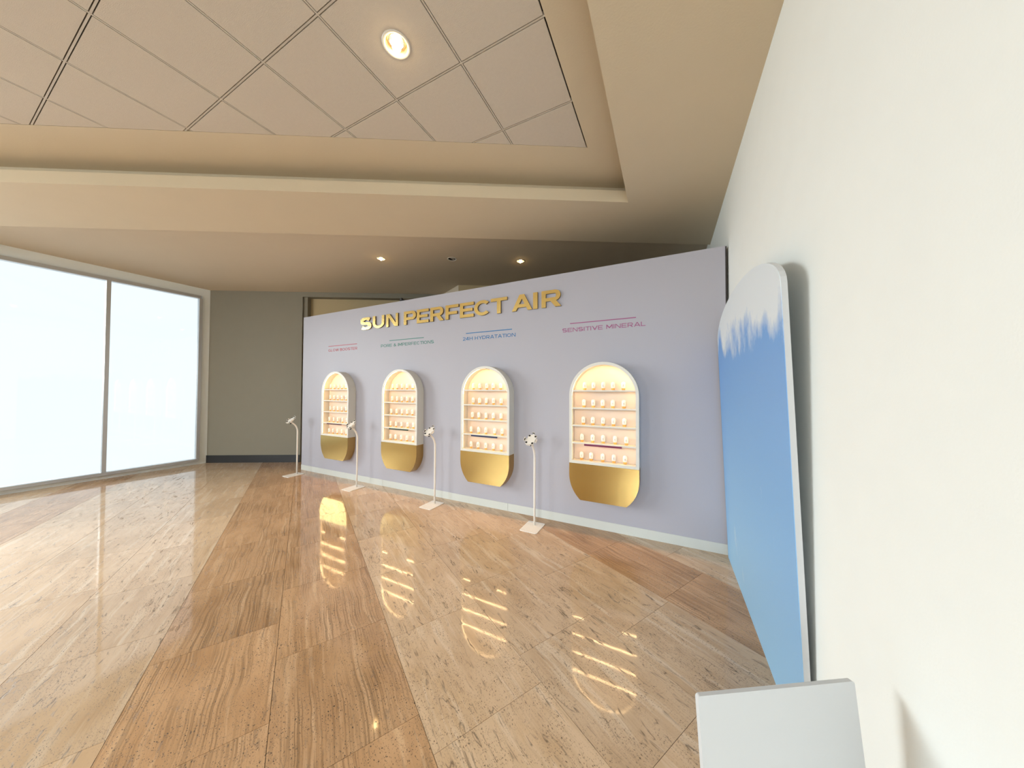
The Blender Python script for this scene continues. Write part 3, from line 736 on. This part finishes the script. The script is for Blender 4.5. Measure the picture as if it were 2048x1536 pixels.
# ------------------------------------------------------------------ tablet stands
def make_stand():
    root = empty('tablet_stand')
    o = prism('base_plate', rounded_rect(-0.105, 0.105, -0.20, 0.085, 0.018), 0.0005, 0.0075, 'stand', root)
    Z0 = 0.80; R_ = 0.20
    path = [(0, 0, 0.007), (0, 0, 0.3), (0, 0, 0.57), (0, 0, Z0)]
    for k in range(1, 9):
        a = math.radians(52) * k / 8
        path.append((0, -R_ * (1 - math.cos(a)), Z0 + R_ * math.sin(a)))
    a = math.radians(52); e = Vector(path[-1]); d = Vector((0, -math.sin(a), math.cos(a)))
    path.append(tuple(e + d * 0.05))
    mesh_obj('pole', *tube_geo(path, 0.0125, 14), 'stand', root, True)
    mesh_obj('pole_collar', *tube_geo([(0, 0, 0.566), (0, 0, 0.572)], 0.0134, 14), 'stand', root, True)
    # holder plane: local frame origin at head centre, u = x, v up the plate, n out of plate
    head = e + d * 0.075
    tilt = math.radians(42)
    U = Vector((1, 0, 0)); V = Vector((0, math.cos(tilt), math.sin(tilt))); Nn = U.cross(V)
    if Nn.y > 0: Nn = -Nn
    rot = math.radians(-6); U, V = U * math.cos(rot) + V * math.sin(rot), V * math.cos(rot) - U * math.sin(rot)
    head = head + V * 0.03
    def T(p): return tuple(head + U * p[0] + V * p[1] + Nn * p[2])
    def plate(name, pts, n0, n1, mat, par):
        v, f = prism_geo(pts, n0, n1); return mesh_obj(name, [T(q) for q in v], f, mat, par)
    def bx(name, u0, u1, v0, v1, n0, n1, mat, par):
        v, f = box_geo(u0, u1, v0, v1, n0, n1); return mesh_obj(name, [T(q) for q in v], f, mat, par)
    hold = plate('holder_plate', rounded_rect(-0.052, 0.052, -0.068, 0.068, 0.012), 0, 0.008, 'stand', root)
    for su in (-1, 1):
        for sv in (-1, 1):
            cu, cv = su * 0.038, sv * 0.050
            plate('rubber_pad', [(cu + 0.0125 * math.cos(2*PI*k/14), cv + 0.0125 * math.sin(2*PI*k/14)) for k in range(14)], 0.008, 0.0105, 'pad', hold)
    v, f = tube_geo([tuple(e + d * 0.04), tuple(head - Nn * 0.002 - V * 0.03)], 0.014, 12)
    mesh_obj('swivel_joint', v, f, 'stand', root, True)
    kn = tube_geo([tuple(e + d * 0.03 + Vector((0, -0.010, -0.006))), tuple(e + d * 0.03 + Vector((0, -0.030, -0.018)))], 0.008, 10)
    mesh_obj('clamp_knob', *kn, 'pad', root, True)
    def clip_arm(name, u0, u1, v0, v1, lipu0, lipu1, lipv0, lipv1):
        a_ = bx(name, u0, u1, v0, v1, 0.001, 0.006, 'stand', root)
        bx('clip_lip', lipu0, lipu1, lipv0, lipv1, 0.001, 0.026, 'stand', a_)
        return a_
    al = clip_arm('side_clip', -0.074, -0.050, -0.030, 0.004, -0.078, -0.073, -0.036, 0.012)
    bx('clip_pad', -0.073, -0.066, -0.030, -0.004, 0.014, 0.024, 'pad', al)
    ar = clip_arm('side_clip', 0.050, 0.074, -0.030, 0.004, 0.073, 0.078, -0.036, 0.012)
    bx('clip_pad', 0.066, 0.073, -0.030, -0.004, 0.014, 0.024, 'pad', ar)
    at = clip_arm('top_arm', -0.008, 0.008, 0.066, 0.090, -0.016, 0.016, 0.089, 0.094)
    bx('clip_pad', -0.013, 0.013, 0.082, 0.089, 0.014, 0.024, 'pad', at)
    ab_ = clip_arm('bottom_ledge', -0.024, 0.024, -0.080, -0.066, -0.026, 0.026, -0.084, -0.079)
    return root
st0 = make_stand()
def copy_tree(o, parent=None):
    c = o.copy(); COL.objects.link(c); c.parent = parent
    for ch in list(o.children): copy_tree(ch, c)
    return c
SPOTS = [(-1.399, 0.0, 'white tablet stand with empty holder, between the navy-barred and burgundy-barred cabinets, nearest of the stands'),
         (-2.905, 0.0, 'white tablet stand with empty holder, between the green-barred and navy-barred cabinets'),
         (-4.53, 0.0, 'white tablet stand with empty holder, in front of right edge of leftmost cabinet'),
         (-6.205, 0.0, 'white tablet stand at far left end of the lavender wall')]
for i, (x, rz, lab) in enumerate(SPOTS):
    s = st0 if i == 0 else copy_tree(st0)
    s.location = (x, 3.41, 0); s.rotation_euler = (0, 0, rz)
    tag(s, lab, 'tablet stand', 'tablet stands along the lavender wall')

# ------------------------------------------------------------------ ceiling lamps
def downlight(name, loc, R0, lit, mat, label, depth=0.06, drop=0.012):
    root = tag(empty(name, loc), label, 'ceiling lamp')
    prof = [(R0 * 0.80, 0.0), (R0 * 0.84, -0.005), (R0 * 0.98, -0.006), (R0 * 1.04, -0.003), (R0 * 1.05, -0.0004), (R0 * 0.86, -0.0002), (R0 * 0.80, 0.0)]
    mesh_obj('trim_ring', *lathe_geo(prof, 36), 'ring', root, True)
    cone = [(R0 * 0.82, 0.0004), (R0 * 0.70, depth * 0.55), (R0 * 0.55, depth), (0.0, depth), ]
    mesh_obj('reflector', *lathe_geo(cone, 30), 'reflector' if lit else 'plenum', root, True)
    if lit:
        gim = [(R0 * 0.50, 0.028), (R0 * 0.56, 0.018), (R0 * 0.60, 0.020), (R0 * 0.56, 0.036), (R0 * 0.50, 0.028)]
        o = mesh_obj('gimbal_ring', *lathe_geo(gim, 30), 'chrome', root, True)
        b = [(0.0, -drop)] + [(R0 * 0.34 * math.sin(PI/2 * k / 6), -drop + 0.030 * (1 - math.cos(PI/2 * k / 6))) for k in range(1, 7)] + [(R0 * 0.30, 0.045), (0.0, 0.05)]
        mesh_obj('bulb', *lathe_geo(b, 24), mat, root, True)
    else:
        for k in (-1, 1): box('baffle', k * R0 * 0.14 - 0.003, k * R0 * 0.14 + 0.003, -R0 * 0.7, R0 * 0.7, 0.006, depth * 0.6, 'ring', root)
    return root
l0 = downlight('ceiling_downlight', (LAMP[0], LAMP[1], H_CEIL + 0.0005), LR, True, 'bulb', 'large lit round downlight set in a ceiling tile', 0.06, 0.042)
downlight('ceiling_downlight', (*DL[0], H_FAR), 0.066, True, 'bulb2', 'small lit downlight in rear ceiling, left of the unlit one', 0.06, 0.032)
downlight('ceiling_downlight', (*DL[1], H_FAR), 0.074, False, None, 'unlit dark round downlight between two small lit ones in rear ceiling')
downlight('ceiling_downlight', (*DL[2], H_FAR), 0.066, True, 'bulb2', 'small lit downlight in rear ceiling, right of the unlit one', 0.06, 0.032)

# ------------------------------------------------------------------ sky print panel along the right wall
def sky_panel():
    y1, y0 = 3.615, 1.75; hw = (y1 - y0) / 2; cy = (y0 + y1) / 2; zc = 2.08
    out = [(y1, 0.0), (y1, zc)]
    n = 28
    out += [(cy + hw * math.cos(PI * k / n), zc + 0.28 * hw * math.sin(PI * k / n)) for k in range(1, n)]
    out += [(y0, zc), (y0, 0.0)]
    root = tag(empty('sky_panel', (0.50, cy, 0)), 'arched panel printed with blue sky and white cloud, leaning out along the right wall', 'panel')
    def T(t, y, z): # top leans into the room
        return (0.53 - 0.075 * min(z, 2.3) / 2.2 - 0.50 - t, y - cy, z + 0.0)
    m = len(out)
    v = [T(0.0, y, z) for y, z in out] + [T(-0.022, y, z) for y, z in out]
    f = [tuple(range(m)), tuple(range(m, 2*m))[::-1]] + [(i, m + i, m + (i + 1) % m, (i + 1) % m) for i in range(m)]
    mesh_obj('core_board', v, f, 'board', root)
    v = [T(0.003, y, z) for y, z in out] + [T(0.0002, y, z) for y, z in out]
    mesh_obj('printed_face', v, f, 'sky', root)
sky_panel()

# ------------------------------------------------------------------ white board at lower right
def white_board():
    P0 = Vector((0.0705, 0.9546, 0.80)); U = Vector((0.848, 0.530, 0)).normalized()
    nh = Vector((U.y, -U.x, 0))                 # towards the viewer
    t = math.radians(84); V = nh * math.cos(t) - Vector((0, 0, 1)) * math.sin(t)
    hgt = 0.80 / math.sin(t)
    Nn = U.cross(V); 
    if Nn.dot(nh) < 0: Nn = -Nn
    base = P0 + V * hgt
    root = tag(empty('sign_board', (base.x, base.y, 0)), 'plain white rounded board standing in the lower right corner, slightly leaning', 'board')
    def T(q): return tuple(P0 + U * q[0] + V * q[1] + Nn * q[2] - Vector((base.x, base.y, 0)))
    v, f = prism_geo(rounded_rect(0.0, 0.46, 0.0, hgt, 0.008), -0.012, 0.0)
    mesh_obj('board_face', [T(q) for q in v], f, 'board', root)
    # rear strut to the floor
    a = P0 + U * 0.23 + V * 0.2 - Nn * 0.012; b = P0 + U * 0.23 - nh * 0.10; b.z = 0.0
    o = Vector((base.x, base.y, 0))
    mesh_obj('rear_strut', *tube_geo([tuple(a - o), tuple(b - o)], 0.010, 10), 'board', root, True)
white_board()
